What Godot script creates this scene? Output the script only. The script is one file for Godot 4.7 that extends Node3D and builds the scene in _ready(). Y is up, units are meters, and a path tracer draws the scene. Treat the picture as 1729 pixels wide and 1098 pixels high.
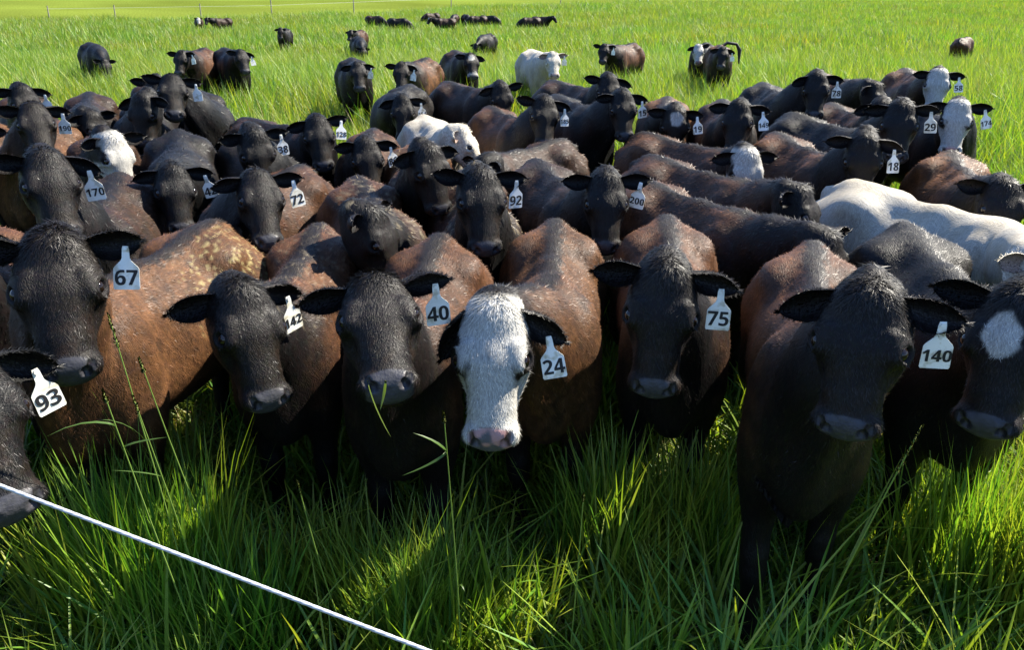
extends Node3D
# A herd of young cattle pressing up to a fence wire in tall grass.

const CAM_H := 1.88
const PITCH := 23.0

var rng := RandomNumberGenerator.new()
var noise := FastNoiseLite.new()
var used := {}
var lods := []
var coat_mat: StandardMaterial3D
var nose_mat: StandardMaterial3D
var hair_mat: StandardMaterial3D
var eye_mat: StandardMaterial3D
var tag_mat: StandardMaterial3D
var ink_mat: StandardMaterial3D
var grass_mat: StandardMaterial3D
var tag_mesh: ArrayMesh
var button_mesh: ArrayMesh
var number_meshes := {}
var font: SystemFont

func sm(a: float, b: float, t: float) -> float:
	var q := clampf((t - a) / (b - a), 0.0, 1.0)
	return q * q * (3.0 - 2.0 * q)

func ground_y(x: float, z: float) -> float:
	var d := -z
	var g := 0.12 * sm(4, 8, d) - 0.12 * sm(11, 15, d) - 0.36 * sm(14, 24, d) - 0.09 * sm(32, 40, d) + 0.45 * sm(46, 66, d)
	g += 7.0 * sm(130, 420, d) + 1.2 * sm(70, 180, d - 0.25 * x)
	return g

func numbered(called: String) -> String:
	var n: int = used.get(called, 0)
	used[called] = n + 1
	return called if n == 0 else "%s_%03d" % [called, n]

func mesh_node(called: String, m: Mesh, material: Material, parent: Node) -> MeshInstance3D:
	var o := MeshInstance3D.new()
	o.name = called
	o.mesh = m
	if material:
		o.material_override = material
	parent.add_child(o, true)
	return o

func tag(o: Node, label: String, category := "", group := "", kind := "") -> void:
	if label: o.set_meta("label", label)
	if category: o.set_meta("category", category)
	if group: o.set_meta("group", group)
	if kind: o.set_meta("kind", kind)

func array_mesh(v: PackedVector3Array, n: PackedVector3Array, c: PackedColorArray, idx: PackedInt32Array) -> ArrayMesh:
	var a := []
	a.resize(Mesh.ARRAY_MAX)
	a[Mesh.ARRAY_VERTEX] = v
	a[Mesh.ARRAY_NORMAL] = n
	if c.size() == v.size(): a[Mesh.ARRAY_COLOR] = c
	a[Mesh.ARRAY_INDEX] = idx
	var m := ArrayMesh.new()
	m.add_surface_from_arrays(Mesh.PRIMITIVE_TRIANGLES, a)
	return m

# ---------------------------------------------------------------- signed distance fields
# a primitive: [kind, centre or first end, radii or second end, radius a, radius b, squash of x, blend]
func ell(c: Vector3, r: Vector3, k: float) -> Array: return [0, c, r, 0.0, 0.0, 1.0, k]
func cone(a: Vector3, b: Vector3, ra: float, rb: float, k: float, sx := 1.0) -> Array: return [1, a, b, ra, rb, sx, k]
func cut(c: Vector3, r: Vector3, k: float) -> Array: return [2, c, r, 0.0, 0.0, 1.0, k]

func field(prims: Array, q: Vector3) -> float:
	var d := 1.0
	for e: Array in prims:
		var f := 0.0
		var kind: int = e[0]
		if kind == 1:
			var a: Vector3 = e[1]
			var p := q - a
			var ba: Vector3 = e[2] - a
			var sx: float = e[5]
			p.x *= sx
			ba.x *= sx
			var h := clampf(p.dot(ba) / ba.dot(ba), 0.0, 1.0)
			f = (p - ba * h).length() - lerpf(e[3], e[4], h)
		else:
			var p: Vector3 = q - e[1]
			var r: Vector3 = e[2]
			var k0 := (p / r).length()
			if k0 > 4.0 and kind == 0:
				f = (k0 - 1.0) * minf(r.x, minf(r.y, r.z))
			else:
				var k1 := (p / (r * r)).length()
				f = k0 * (k0 - 1.0) / maxf(k1, 0.001)
		var k: float = e[6]
		if kind == 2:
			var g := -f
			var hh := maxf(k - absf(d - g), 0.0) / k
			d = maxf(d, g) + hh * hh * k * 0.25
		else:
			var hh := maxf(k - absf(d - f), 0.0) / k
			d = minf(d, f) - hh * hh * k * 0.25
	return d

func body_prims() -> Array:
	var p := []
	p.append(ell(Vector3(0, 0.735, 0.14), Vector3(0.192, 0.250, 0.40), 0.08))
	p.append(ell(Vector3(0, 0.715, -0.17), Vector3(0.232, 0.240, 0.43), 0.08))
	p.append(ell(Vector3(0, 0.80, -0.44), Vector3(0.205, 0.215, 0.25), 0.10))
	p.append(cone(Vector3(0, 0.958, -0.52), Vector3(0, 0.955, 0.02), 0.050, 0.044, 0.075))
	p.append(cone(Vector3(0, 0.955, 0.02), Vector3(0, 0.968, 0.33), 0.044, 0.048, 0.075))
	p.append(ell(Vector3(0.150, 0.925, -0.35), Vector3(0.062, 0.052, 0.080), 0.11))
	p.append(ell(Vector3(0.065, 0.955, 0.29), Vector3(0.035, 0.050, 0.085), 0.06))
	p.append(cone(Vector3(0, 0.965, -0.55), Vector3(0, 0.925, -0.69), 0.045, 0.034, 0.05))
	p.append(ell(Vector3(0.10, 0.84, -0.665), Vector3(0.055, 0.05, 0.05), 0.08))
	p.append(cone(Vector3(0.115, 0.76, -0.48), Vector3(0.135, 0.56, -0.45), 0.165, 0.115, 0.07))
	p.append(ell(Vector3(0.135, 0.72, 0.33), Vector3(0.085, 0.25, 0.13), 0.05))
	p.append(ell(Vector3(0, 0.61, 0.42), Vector3(0.105, 0.13, 0.14), 0.08))
	# neck and dewlap
	p.append(cone(Vector3(0, 0.79, 0.34), Vector3(0, 0.91, 0.57), 0.205, 0.150, 0.10, 1.22))
	p.append(cone(Vector3(0, 0.91, 0.57), Vector3(0, 1.03, 0.80), 0.150, 0.080, 0.06, 1.2))
	p.append(cone(Vector3(0, 0.67, 0.52), Vector3(0, 0.90, 0.77), 0.055, 0.040, 0.07, 1.6))
	# hollow of the flank and behind the shoulder
	p.append(cut(Vector3(0.245, 0.80, 0.15), Vector3(0.045, 0.14, 0.07), 0.08))
	# fore leg
	p.append(cone(Vector3(0.125, 0.62, 0.32), Vector3(0.120, 0.36, 0.32), 0.088, 0.049, 0.06))
	p.append(cone(Vector3(0.118, 0.33, 0.325), Vector3(0.117, 0.29, 0.325), 0.049, 0.046, 0.03))
	p.append(cone(Vector3(0.117, 0.29, 0.32), Vector3(0.115, 0.12, 0.315), 0.039, 0.034, 0.03))
	p.append(cone(Vector3(0.115, 0.115, 0.315), Vector3(0.115, 0.05, 0.340), 0.040, 0.036, 0.02))
	p.append(cone(Vector3(0.115, 0.045, 0.342), Vector3(0.115, 0.035, 0.358), 0.043, 0.038, 0.012))
	# hind leg
	p.append(cone(Vector3(0.140, 0.56, -0.44), Vector3(0.122, 0.40, -0.60), 0.105, 0.050, 0.06))
	p.append(cone(Vector3(0.122, 0.39, -0.61), Vector3(0.120, 0.34, -0.61), 0.048, 0.046, 0.03))
	p.append(cone(Vector3(0.120, 0.34, -0.605), Vector3(0.118, 0.12, -0.575), 0.042, 0.035, 0.03))
	p.append(cone(Vector3(0.118, 0.115, -0.575), Vector3(0.118, 0.05, -0.545), 0.040, 0.036, 0.02))
	p.append(cone(Vector3(0.118, 0.045, -0.54), Vector3(0.118, 0.035, -0.525), 0.043, 0.038, 0.012))
	# tail
	p.append(cone(Vector3(0, 0.93, -0.69), Vector3(0, 0.78, -0.745), 0.032, 0.024, 0.03))
	p.append(cone(Vector3(0, 0.78, -0.745), Vector3(0, 0.45, -0.735), 0.024, 0.020, 0.02))
	p.append(ell(Vector3(0, 0.38, -0.73), Vector3(0.030, 0.12, 0.030), 0.03))
	return p

func head_prims() -> Array:
	var p := []
	p.append(ell(Vector3(0, -0.010, 0.095), Vector3(0.082, 0.078, 0.120), 0.03))
	p.append(ell(Vector3(0, 0.034, 0.100), Vector3(0.088, 0.036, 0.092), 0.04))
	p.append(ell(Vector3(0, 0.034, 0.014), Vector3(0.052, 0.038, 0.042), 0.05))
	p.append(ell(Vector3(0.074, 0.028, 0.148), Vector3(0.034, 0.030, 0.040), 0.035))
	p.append(cone(Vector3(0, 0.002, 0.16), Vector3(0, -0.014, 0.335), 0.066, 0.050, 0.05, 0.84))
	p.append(ell(Vector3(0, 0.020, 0.245), Vector3(0.040, 0.028, 0.115), 0.05))
	p.append(ell(Vector3(0, -0.018, 0.355), Vector3(0.070, 0.050, 0.048), 0.035))
	p.append(ell(Vector3(0.042, 0.014, 0.362), Vector3(0.030, 0.028, 0.027), 0.022))
	p.append(ell(Vector3(0.052, -0.058, 0.115), Vector3(0.040, 0.066, 0.100), 0.05))
	p.append(cone(Vector3(0.034, -0.070, 0.16), Vector3(0.014, -0.060, 0.33), 0.048, 0.034, 0.04))
	p.append(ell(Vector3(0, -0.068, 0.348), Vector3(0.048, 0.026, 0.040), 0.018))
	p.append(cone(Vector3(0, -0.050, 0.0), Vector3(0, -0.050, 0.06), 0.085, 0.090, 0.05, 1.15))
	# brow ridge over the eye
	p.append(cone(Vector3(0.062, 0.058, 0.112), Vector3(0.074, 0.056, 0.165), 0.016, 0.012, 0.022))
	# hollow in front of the eye, mouth line, nostril, eye socket
	p.append(cut(Vector3(0.090, 0.012, 0.232), Vector3(0.016, 0.026, 0.044), 0.03))
	p.append(cut(Vector3(0, -0.052, 0.405), Vector3(0.075, 0.0045, 0.060), 0.008))
	p.append(cut(Vector3(0.038, 0.030, 0.384), Vector3(0.0115, 0.016, 0.019), 0.008))
	p.append(cut(Vector3(0.054, 0.040, 0.366), Vector3(0.012, 0.010, 0.017), 0.008))
	p.append(cut(Vector3(0.099, 0.044, 0.150), Vector3(0.020, 0.014, 0.021), 0.012))
	return p

# Surface nets over a box that is symmetric about x = 0: vertices, normals, triangles.
func nets(prims: Array, lo: Vector3, hi: Vector3, cell: float) -> Dictionary:
	var hx := int(ceil(hi.x / cell)) + 1
	var ny := int(ceil((hi.y - lo.y) / cell)) + 2
	var nz := int(ceil((hi.z - lo.z) / cell)) + 2
	hx = int(ceil(hx / 4.0)) * 4
	ny = int(ceil(ny / 4.0)) * 4
	nz = int(ceil(nz / 4.0)) * 4
	var w := 2 * hx
	var val := PackedFloat32Array()
	val.resize((w + 1) * (ny + 1) * (nz + 1))
	val.fill(1.0)
	var sy := w + 1
	var sz := (w + 1) * (ny + 1)
	var reach := cell * 4.0 * 1.1 + 0.012
	for bz in range(0, nz, 4):
		for by in range(0, ny, 4):
			for bx in range(0, hx, 4):
				var c := field(prims, Vector3((bx + 2) * cell, lo.y + (by + 2) * cell, lo.z + (bz + 2) * cell))
				if absf(c) > reach:
					if c < 0.0:
						for k in range(bz, bz + 5):
							for j in range(by, by + 5):
								for i in range(bx, bx + 5):
									if val[hx + i + j * sy + k * sz] == 1.0:
										val[hx + i + j * sy + k * sz] = c
										val[hx - i + j * sy + k * sz] = c
					continue
				for k in range(bz, bz + 5):
					for j in range(by, by + 5):
						for i in range(bx, bx + 5):
							var at := hx + i + j * sy + k * sz
							var had := val[at]
							if had == 1.0 or had < -reach:
								var f := field(prims, Vector3(i * cell, lo.y + j * cell, lo.z + k * cell))
								val[at] = f
								val[hx - i + j * sy + k * sz] = f
	var v := PackedVector3Array()
	var n := PackedVector3Array()
	var idx := PackedInt32Array()
	var ids := PackedInt32Array()
	ids.resize(val.size())
	ids.fill(-1)
	for k in nz:
		for j in ny:
			var row := j * sy + k * sz
			for i in w:
				var o := row + i
				var a := val[o]
				var b := val[o + 1]
				var c := val[o + sy]
				var d := val[o + sy + 1]
				var e := val[o + sz]
				var f := val[o + sz + 1]
				var g := val[o + sz + sy]
				var h := val[o + sz + sy + 1]
				var m := int(a < 0) + int(b < 0) + int(c < 0) + int(d < 0) + int(e < 0) + int(f < 0) + int(g < 0) + int(h < 0)
				if m == 0 or m == 8:
					continue
				var s := Vector3.ZERO
				var cnt := 0
				if (a < 0) != (b < 0): s += Vector3(a / (a - b), 0, 0); cnt += 1
				if (c < 0) != (d < 0): s += Vector3(c / (c - d), 1, 0); cnt += 1
				if (e < 0) != (f < 0): s += Vector3(e / (e - f), 0, 1); cnt += 1
				if (g < 0) != (h < 0): s += Vector3(g / (g - h), 1, 1); cnt += 1
				if (a < 0) != (c < 0): s += Vector3(0, a / (a - c), 0); cnt += 1
				if (b < 0) != (d < 0): s += Vector3(1, b / (b - d), 0); cnt += 1
				if (e < 0) != (g < 0): s += Vector3(0, e / (e - g), 1); cnt += 1
				if (f < 0) != (h < 0): s += Vector3(1, f / (f - h), 1); cnt += 1
				if (a < 0) != (e < 0): s += Vector3(0, 0, a / (a - e)); cnt += 1
				if (b < 0) != (f < 0): s += Vector3(1, 0, b / (b - f)); cnt += 1
				if (c < 0) != (g < 0): s += Vector3(0, 1, c / (c - g)); cnt += 1
				if (d < 0) != (h < 0): s += Vector3(1, 1, d / (d - h)); cnt += 1
				s /= cnt
				ids[o] = v.size()
				v.append(Vector3((i - hx + s.x) * cell, lo.y + (j + s.y) * cell, lo.z + (k + s.z) * cell))
				n.append(Vector3(b + d + f + h - a - c - e - g, c + d + g + h - a - b - e - f, e + f + g + h - a - b - c - d).normalized())
	for k in range(1, nz):
		for j in range(1, ny):
			for i in range(1, w):
				var o := i + j * sy + k * sz
				var inside := val[o] < 0
				if inside != (val[o + 1] < 0):
					quad(idx, ids[o - sy - sz], ids[o - sz], ids[o], ids[o - sy], inside)
				if inside != (val[o + sy] < 0):
					quad(idx, ids[o - 1 - sz], ids[o - 1], ids[o], ids[o - sz], inside)
				if inside != (val[o + sz] < 0):
					quad(idx, ids[o - 1 - sy], ids[o - sy], ids[o], ids[o - 1], inside)
	return {"v": v, "n": n, "i": idx}

func quad(idx: PackedInt32Array, a: int, b: int, c: int, d: int, inside: bool) -> void:
	if a < 0 or b < 0 or c < 0 or d < 0:
		return
	if inside:
		idx.append_array(PackedInt32Array([a, c, b, a, d, c]))
	else:
		idx.append_array(PackedInt32Array([a, b, c, a, c, d]))

# ---------------------------------------------------------------- the hair of a template
func body_hair(t: Dictionary, count: int, long: float, wide: float) -> Dictionary:
	var v: PackedVector3Array = t.v
	var n: PackedVector3Array = t.n
	var idx: PackedInt32Array = t.i
	var out := PackedVector3Array()
	var nor := PackedVector3Array()
	var root := PackedVector3Array()
	var tris := idx.size() / 3
	for c in count:
		var k := rng.randi() % tris * 3
		var a := rng.randf()
		var b := rng.randf() * (1.0 - a)
		var p := v[idx[k]] * (1.0 - a - b) + v[idx[k + 1]] * a + v[idx[k + 2]] * b
		if p.y < 0.30 and rng.randf() < 0.7:
			continue
		var m := n[idx[k]]
		var f := Vector3(0, -0.55 - 0.3 * absf(m.x), -0.75)
		if p.y < 0.5: f = Vector3(0, -1, -0.2)
		if p.z > 0.45: f = Vector3(0, -0.7, -0.55)
		var wave := noise.get_noise_3dv(p * 26.0)
		f += Vector3(noise.get_noise_3dv(p * 22.0 + Vector3(9, 0, 0)), noise.get_noise_3dv(p * 22.0), wave) * 0.75
		f -= m * f.dot(m)
		var lift := 0.24 + 0.26 * wave + rng.randf_range(-0.15, 0.25)
		if absf(p.x) < 0.05 and p.y > 0.9: lift += 0.25
		var d := (f.normalized() + m * lift + Vector3(rng.randfn(), rng.randfn(), rng.randfn()) * 0.16).normalized()
		var l := long * rng.randf_range(0.6, 1.3)
		if p.y < 0.42: l *= 0.55
		if p.z > 0.42 and p.y > 0.92: l *= 1.25
		if p.y < 0.52 and p.y > 0.30 and p.z < -0.69: l *= 2.5
		var side := d.cross(m + Vector3(rng.randfn(), rng.randfn(), rng.randfn()) * 0.4).normalized() * wide * rng.randf_range(0.6, 1.2)
		var base := p - m * 0.002
		out.append(base + side)
		out.append(base - side)
		out.append(base + d * l)
		var nn := (m + Vector3(rng.randfn(), rng.randfn(), rng.randfn()) * 0.20).normalized()
		nor.append(nn); nor.append(nn); nor.append(nn)
		root.append(p)
	return {"v": out, "n": nor, "root": root}

func head_hair(t: Dictionary, count: int, wide: float) -> Dictionary:
	var v: PackedVector3Array = t.v
	var n: PackedVector3Array = t.n
	var idx: PackedInt32Array = t.i
	var out := PackedVector3Array()
	var nor := PackedVector3Array()
	var root := PackedVector3Array()
	var tris := idx.size() / 3
	for c in count:
		var k := rng.randi() % tris * 3
		if c % 2 == 0 and v[idx[k]].z > 0.09:
			k = rng.randi() % tris * 3
			if v[idx[k]].z > 0.09: k = rng.randi() % tris * 3
		var p := (v[idx[k]] * rng.randf() + v[idx[k + 1]] * rng.randf() + v[idx[k + 2]] * rng.randf())
		p = v[idx[k]].lerp(v[idx[k + 1]], rng.randf()).lerp(v[idx[k + 2]], rng.randf() * 0.7)
		var m := n[idx[k]]
		if p.z > 0.370 - 0.75 * maxf(0.0, p.y) and p.y > -0.05 and absf(p.x) < 0.062:
			continue
		if absf(p.x) > 0.084 and (Vector2(p.y - 0.044, p.z - 0.150)).length() < 0.02:
			continue
		# on the forehead the hair runs from a whorl between the eyes up to the poll, on the nose down to the muzzle
		var f := Vector3(p.x * 2.0, -0.1, 1.0) if p.z > 0.15 else Vector3(p.x * 9.0, 0.1, -0.7 if p.z > 0.10 else 0.9)
		if p.y < -0.02: f = Vector3(0, -0.5, -0.8)
		var wave := noise.get_noise_3dv(p * 60.0)
		f += Vector3(noise.get_noise_3dv(p * 50.0 + Vector3(9, 0, 0)), 0, wave) * 0.8
		f -= m * f.dot(m)
		var l := 0.012 * rng.randf_range(0.6, 1.5)
		var lift := 0.26 + 0.22 * wave
		var poll := sm(0.085, 0.0, p.z) * sm(0.0, 0.04, p.y) * sm(0.085, 0.03, absf(p.x))
		if poll > 0.05:
			l = lerpf(l, rng.randf_range(0.014, 0.042), poll)
			lift += 0.12 * poll
		if p.y < -0.07 and p.z < 0.3: l = 0.016
		if p.y < -0.07 and p.z >= 0.3: l = rng.randf_range(0.01, 0.026); lift = 0.7
		var d := (f.normalized() + m * lift + Vector3(rng.randfn(), rng.randfn(), rng.randfn()) * 0.15).normalized()
		var side := d.cross(m + Vector3(rng.randfn(), rng.randfn(), rng.randfn()) * 0.4).normalized() * wide * rng.randf_range(0.6, 1.2) * (1.0 + 0.3 * poll)
		var base := p - m * 0.001
		out.append(base + side)
		out.append(base - side)
		out.append(base + d * l)
		var nn := (m + Vector3(rng.randfn(), rng.randfn(), rng.randfn()) * 0.19).normalized()
		nor.append(nn); nor.append(nn); nor.append(nn)
		root.append(p)
	return {"v": out, "n": nor, "root": root}

# An ear that points along +x, hollow towards +z.
func ear_shape(nu: int, nv: int) -> Dictionary:
	var v := PackedVector3Array()
	var n := PackedVector3Array()
	var idx := PackedInt32Array()
	var inner := PackedFloat32Array()
	for side in 2:
		for a in nu + 1:
			var u := float(a) / nu
			var w := 0.021 + 0.024 * sin(PI * minf(1.0, u * 0.95 + 0.02))
			w *= sqrt(maxf(0.0, 1.0 - pow(maxf(0.0, (u - 0.40) / 0.60), 3.4))) * 0.97 + 0.03
			for b in nv + 1:
				var q := lerpf(-1.0, 1.0, float(b) / nv)
				var ang := q * lerpf(1.9, 1.45, sm(0.0, 0.7, u))
				var deep := lerpf(1.05, 0.80, u)
				var p := Vector3(0.165 * u, w * sin(ang), -w * cos(ang) * deep + 0.004)
				p.y -= 0.008 * sin(PI * u)
				p.z += 0.020 * u * u
				var out := Vector3(0.0, sin(ang), -cos(ang)).normalized()
				if side == 1: p -= out * 0.006 * (1.0 - 0.6 * u) * sqrt(maxf(0.0, 1.0 - q * q * 0.95))
				v.append(p)
				n.append(out if side == 0 else -out)
				inner.append(float(side))
	var st := nv + 1
	var off := (nu + 1) * st
	for a in nu:
		for b in nv:
			var o := a * st + b
			idx.append_array(PackedInt32Array([o, o + st, o + 1, o + 1, o + st, o + st + 1]))
			o += off
			idx.append_array(PackedInt32Array([o, o + 1, o + st, o + 1, o + st + 1, o + st]))
	for a in nu:
		for b in [0, nv]:
			var o: int = a * st + b
			idx.append_array(PackedInt32Array([o, o + off, o + st, o + st, o + off, o + off + st]))
	return {"v": v, "n": n, "i": idx, "inner": inner}

func ear_hair(e: Dictionary, count: int, wide: float) -> Dictionary:
	var out := PackedVector3Array()
	var nor := PackedVector3Array()
	for c in count:
		var at := rng.randi() % (e.v as PackedVector3Array).size()
		var p: Vector3 = e.v[at]
		var m: Vector3 = e.n[at]
		var rim := absf(p.y) / 0.05
		var d := (m * 0.5 + Vector3(0.9, signf(p.y) * rim * 0.8, 0.5 * rim) + Vector3(rng.randfn(), rng.randfn(), rng.randfn()) * 0.3).normalized()
		var side := d.cross(m + Vector3(rng.randfn(), rng.randfn(), rng.randfn()) * 0.5).normalized() * wide
		p += Vector3(rng.randfn(), rng.randfn(), 0) * 0.003
		out.append(p + side); out.append(p - side); out.append(p + d * rng.randf_range(0.006, 0.015))
		nor.append(m); nor.append(m); nor.append(m)
	return {"v": out, "n": nor}

func make_lod(cb: float, ch: float, hairs: int, hlong: float, hwide: float, heads: int, hhwide: float, ears: Vector2i, earhair: int) -> Dictionary:
	var b := nets(body_prims(), Vector3(0, -0.02, -0.80), Vector3(0.30, 1.16, 0.95), cb)
	for k in (b.v as PackedVector3Array).size():
		var q: Vector3 = b.v[k]
		q.z = q.z * 0.92 if q.z < 0.34 else q.z - 0.0272
		q.x *= 0.92
		b.v[k] = q
	var h := nets(head_prims(), Vector3(0, -0.16, -0.14), Vector3(0.125, 0.10, 0.43), ch)
	var rest := PackedInt32Array()
	var pad := PackedInt32Array()
	for k in range(0, (h.i as PackedInt32Array).size(), 3):
		var q: Vector3 = (h.v[h.i[k]] + h.v[h.i[k + 1]] + h.v[h.i[k + 2]]) / 3.0
		var to := pad if q.z > 0.378 - 0.75 * maxf(0.0, q.y) and q.y > -0.050 and absf(q.x) < 0.058 else rest
		to.append(h.i[k]); to.append(h.i[k + 1]); to.append(h.i[k + 2])
	h.all = h.i
	h.i = rest
	h.pad = pad
	var e := ear_shape(ears.x, ears.y)
	var l := {"body": b, "head": h, "ear": e, "bhair": body_hair(b, hairs, hlong, hwide), "hhair": head_hair(h, heads, hhwide), "ehair": ear_hair(e, earhair, hhwide)}
	l.body_bend = bent_of(b.v)
	l.hair_bend = bent_of(l.bhair.v)
	return l

# Which vertices move with the neck, which with a leg.
func bent_of(v: PackedVector3Array) -> Dictionary:
	var neck := PackedInt32Array()
	var leg := PackedInt32Array()
	for k in v.size():
		var p := v[k]
		if p.z > 0.22 and p.y > 0.38 and (p - NECK_A).dot(NECK_DIR) > 0.0:
			neck.append(k)
		elif p.y < 0.62 and (p.z > 0.12 or (p.z < -0.25 and p.z > -0.70)) and absf(p.x) > 0.02:
			leg.append(k)
	return {"neck": neck, "leg": leg}

const NECK_A := Vector3(0, 0.80, 0.31)
const NECK_B := Vector3(0, 1.03, 0.77)
const NECK_DIR := Vector3(0, 0.44722, 0.89443)

func bend(v: PackedVector3Array, n: PackedVector3Array, which: Dictionary, target: Vector3, swing: Array) -> void:
	var length := NECK_A.distance_to(NECK_B)
	var p1 := NECK_A + Vector3(0, 0.45, 0.9).normalized().lerp((target - NECK_A).normalized(), 0.5).normalized() * 0.24
	for k in which.neck:
		var p := v[k]
		var t := (p - NECK_A).dot(NECK_DIR) / length
		var off := p - (NECK_A + NECK_DIR * length * t)
		var tc := minf(t, 1.0)
		var on := NECK_A.lerp(p1, tc).lerp(p1.lerp(target, tc), tc)
		var tan := ((p1 - NECK_A) * (1.0 - tc) + (target - p1) * tc).normalized()
		on += tan * (t - tc) * length
		var q := Quaternion(NECK_DIR, tan)
		q = Quaternion.IDENTITY.slerp(q, sm(0.0, 0.6, t))
		var w := sm(0.0, 0.5, t)
		v[k] = p.lerp(on + q * off, w)
		n[k] = q * n[k]
	for k in which.leg:
		var p := v[k]
		var s: float = swing[(0 if p.z > 0 else 2) + (0 if p.x > 0 else 1)]
		var d := maxf(0.0, (0.62 - p.y) / 0.62)
		p.z += s * d
		p.y += absf(s) * s * 0.12 * d
		v[k] = p

# ---------------------------------------------------------------- colours of the coat (linear)
var COAT := {
	"black": [Vector3(0.0070, 0.0062, 0.0060), Vector3(0.014, 0.0095, 0.0072), 0.4],
	"dark": [Vector3(0.0075, 0.0062, 0.0055), Vector3(0.054, 0.025, 0.013), 0.85],
	"brown": [Vector3(0.0085, 0.0066, 0.0056), Vector3(0.100, 0.043, 0.019), 1.0],
	"rust": [Vector3(0.0105, 0.0076, 0.0060), Vector3(0.145, 0.065, 0.026), 1.0],
	"white": [Vector3(0.62, 0.57, 0.47), Vector3(0.54, 0.45, 0.31), 0.4],
}

func body_color(p: Vector3, coat: Array, o: Vector3, look: Dictionary) -> Color:
	var dark: Vector3 = coat[0]
	var light: Vector3 = coat[1]
	var n1 := noise.get_noise_3dv(p * 7.0 + o)
	var n2 := noise.get_noise_3dv(p * 30.0 + o)
	var c: Vector3
	if look.get("white_body", false):
		c = dark.lerp(light, clampf(0.35 + n1 * 0.8, 0, 1) * 0.8)
		var stain := sm(0.15, 0.5, noise.get_noise_3dv(p * 4.0 + o * 2.0) + 0.25 * n2) * sm(0.95, 0.6, p.y)
		c = c.lerp(Vector3(0.20, 0.15, 0.09), stain * 0.45)
		return Color(c.x, c.y, c.z)
	var y := p.y + 0.06 * n1
	var low: float = 0.40 if look.get("full", false) else 0.54
	var m := sm(low, low + 0.22, y) * sm(0.50 + 0.1 * n1, 0.22, p.z) * (1.0 - sm(-0.66, -0.74, p.z))
	if look.get("brown_neck", false): m = maxf(m, sm(0.45, 0.62, y) * sm(0.78, 0.6, p.z) * 0.8)
	var spine := sm(0.062, 0.028, absf(p.x) + 0.016 * n2) * sm(0.86, 0.93, p.y)
	m *= 1.0 - 0.95 * spine
	m *= clampf(0.82 + 0.45 * n1 + 0.25 * n2, 0.0, 1.15) * float(coat[2])
	c = dark.lerp(light, m) * (1.0 + 0.35 * n2)
	var dung: float = look.get("dung", 0.0)
	if dung > 0.0 and p.x > 0.05:
		var s := sm(0.38, 0.48, noise.get_noise_3dv(p * Vector3(48, 26, 60)) + 0.35 * sm(0.35, 0.0, Vector2(p.z + 0.34, (p.y - 0.78) * 0.8).length()) - 0.12)
		s *= sm(0.34, 0.2, Vector2((p.z + 0.32) * 0.9, p.y - 0.76).length())
		c = c.lerp(Vector3(0.42, 0.34, 0.15), s * 0.85 * dung)
	var straw: float = look.get("straw", 0.0)
	if straw > 0.0 and p.y > 0.9:
		c = c.lerp(Vector3(0.33, 0.27, 0.17), straw * sm(0.32, 0.5, noise.get_noise_3dv(p * Vector3(60, 60, 25) + o)))
	return Color(c.x, c.y, c.z)

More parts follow.
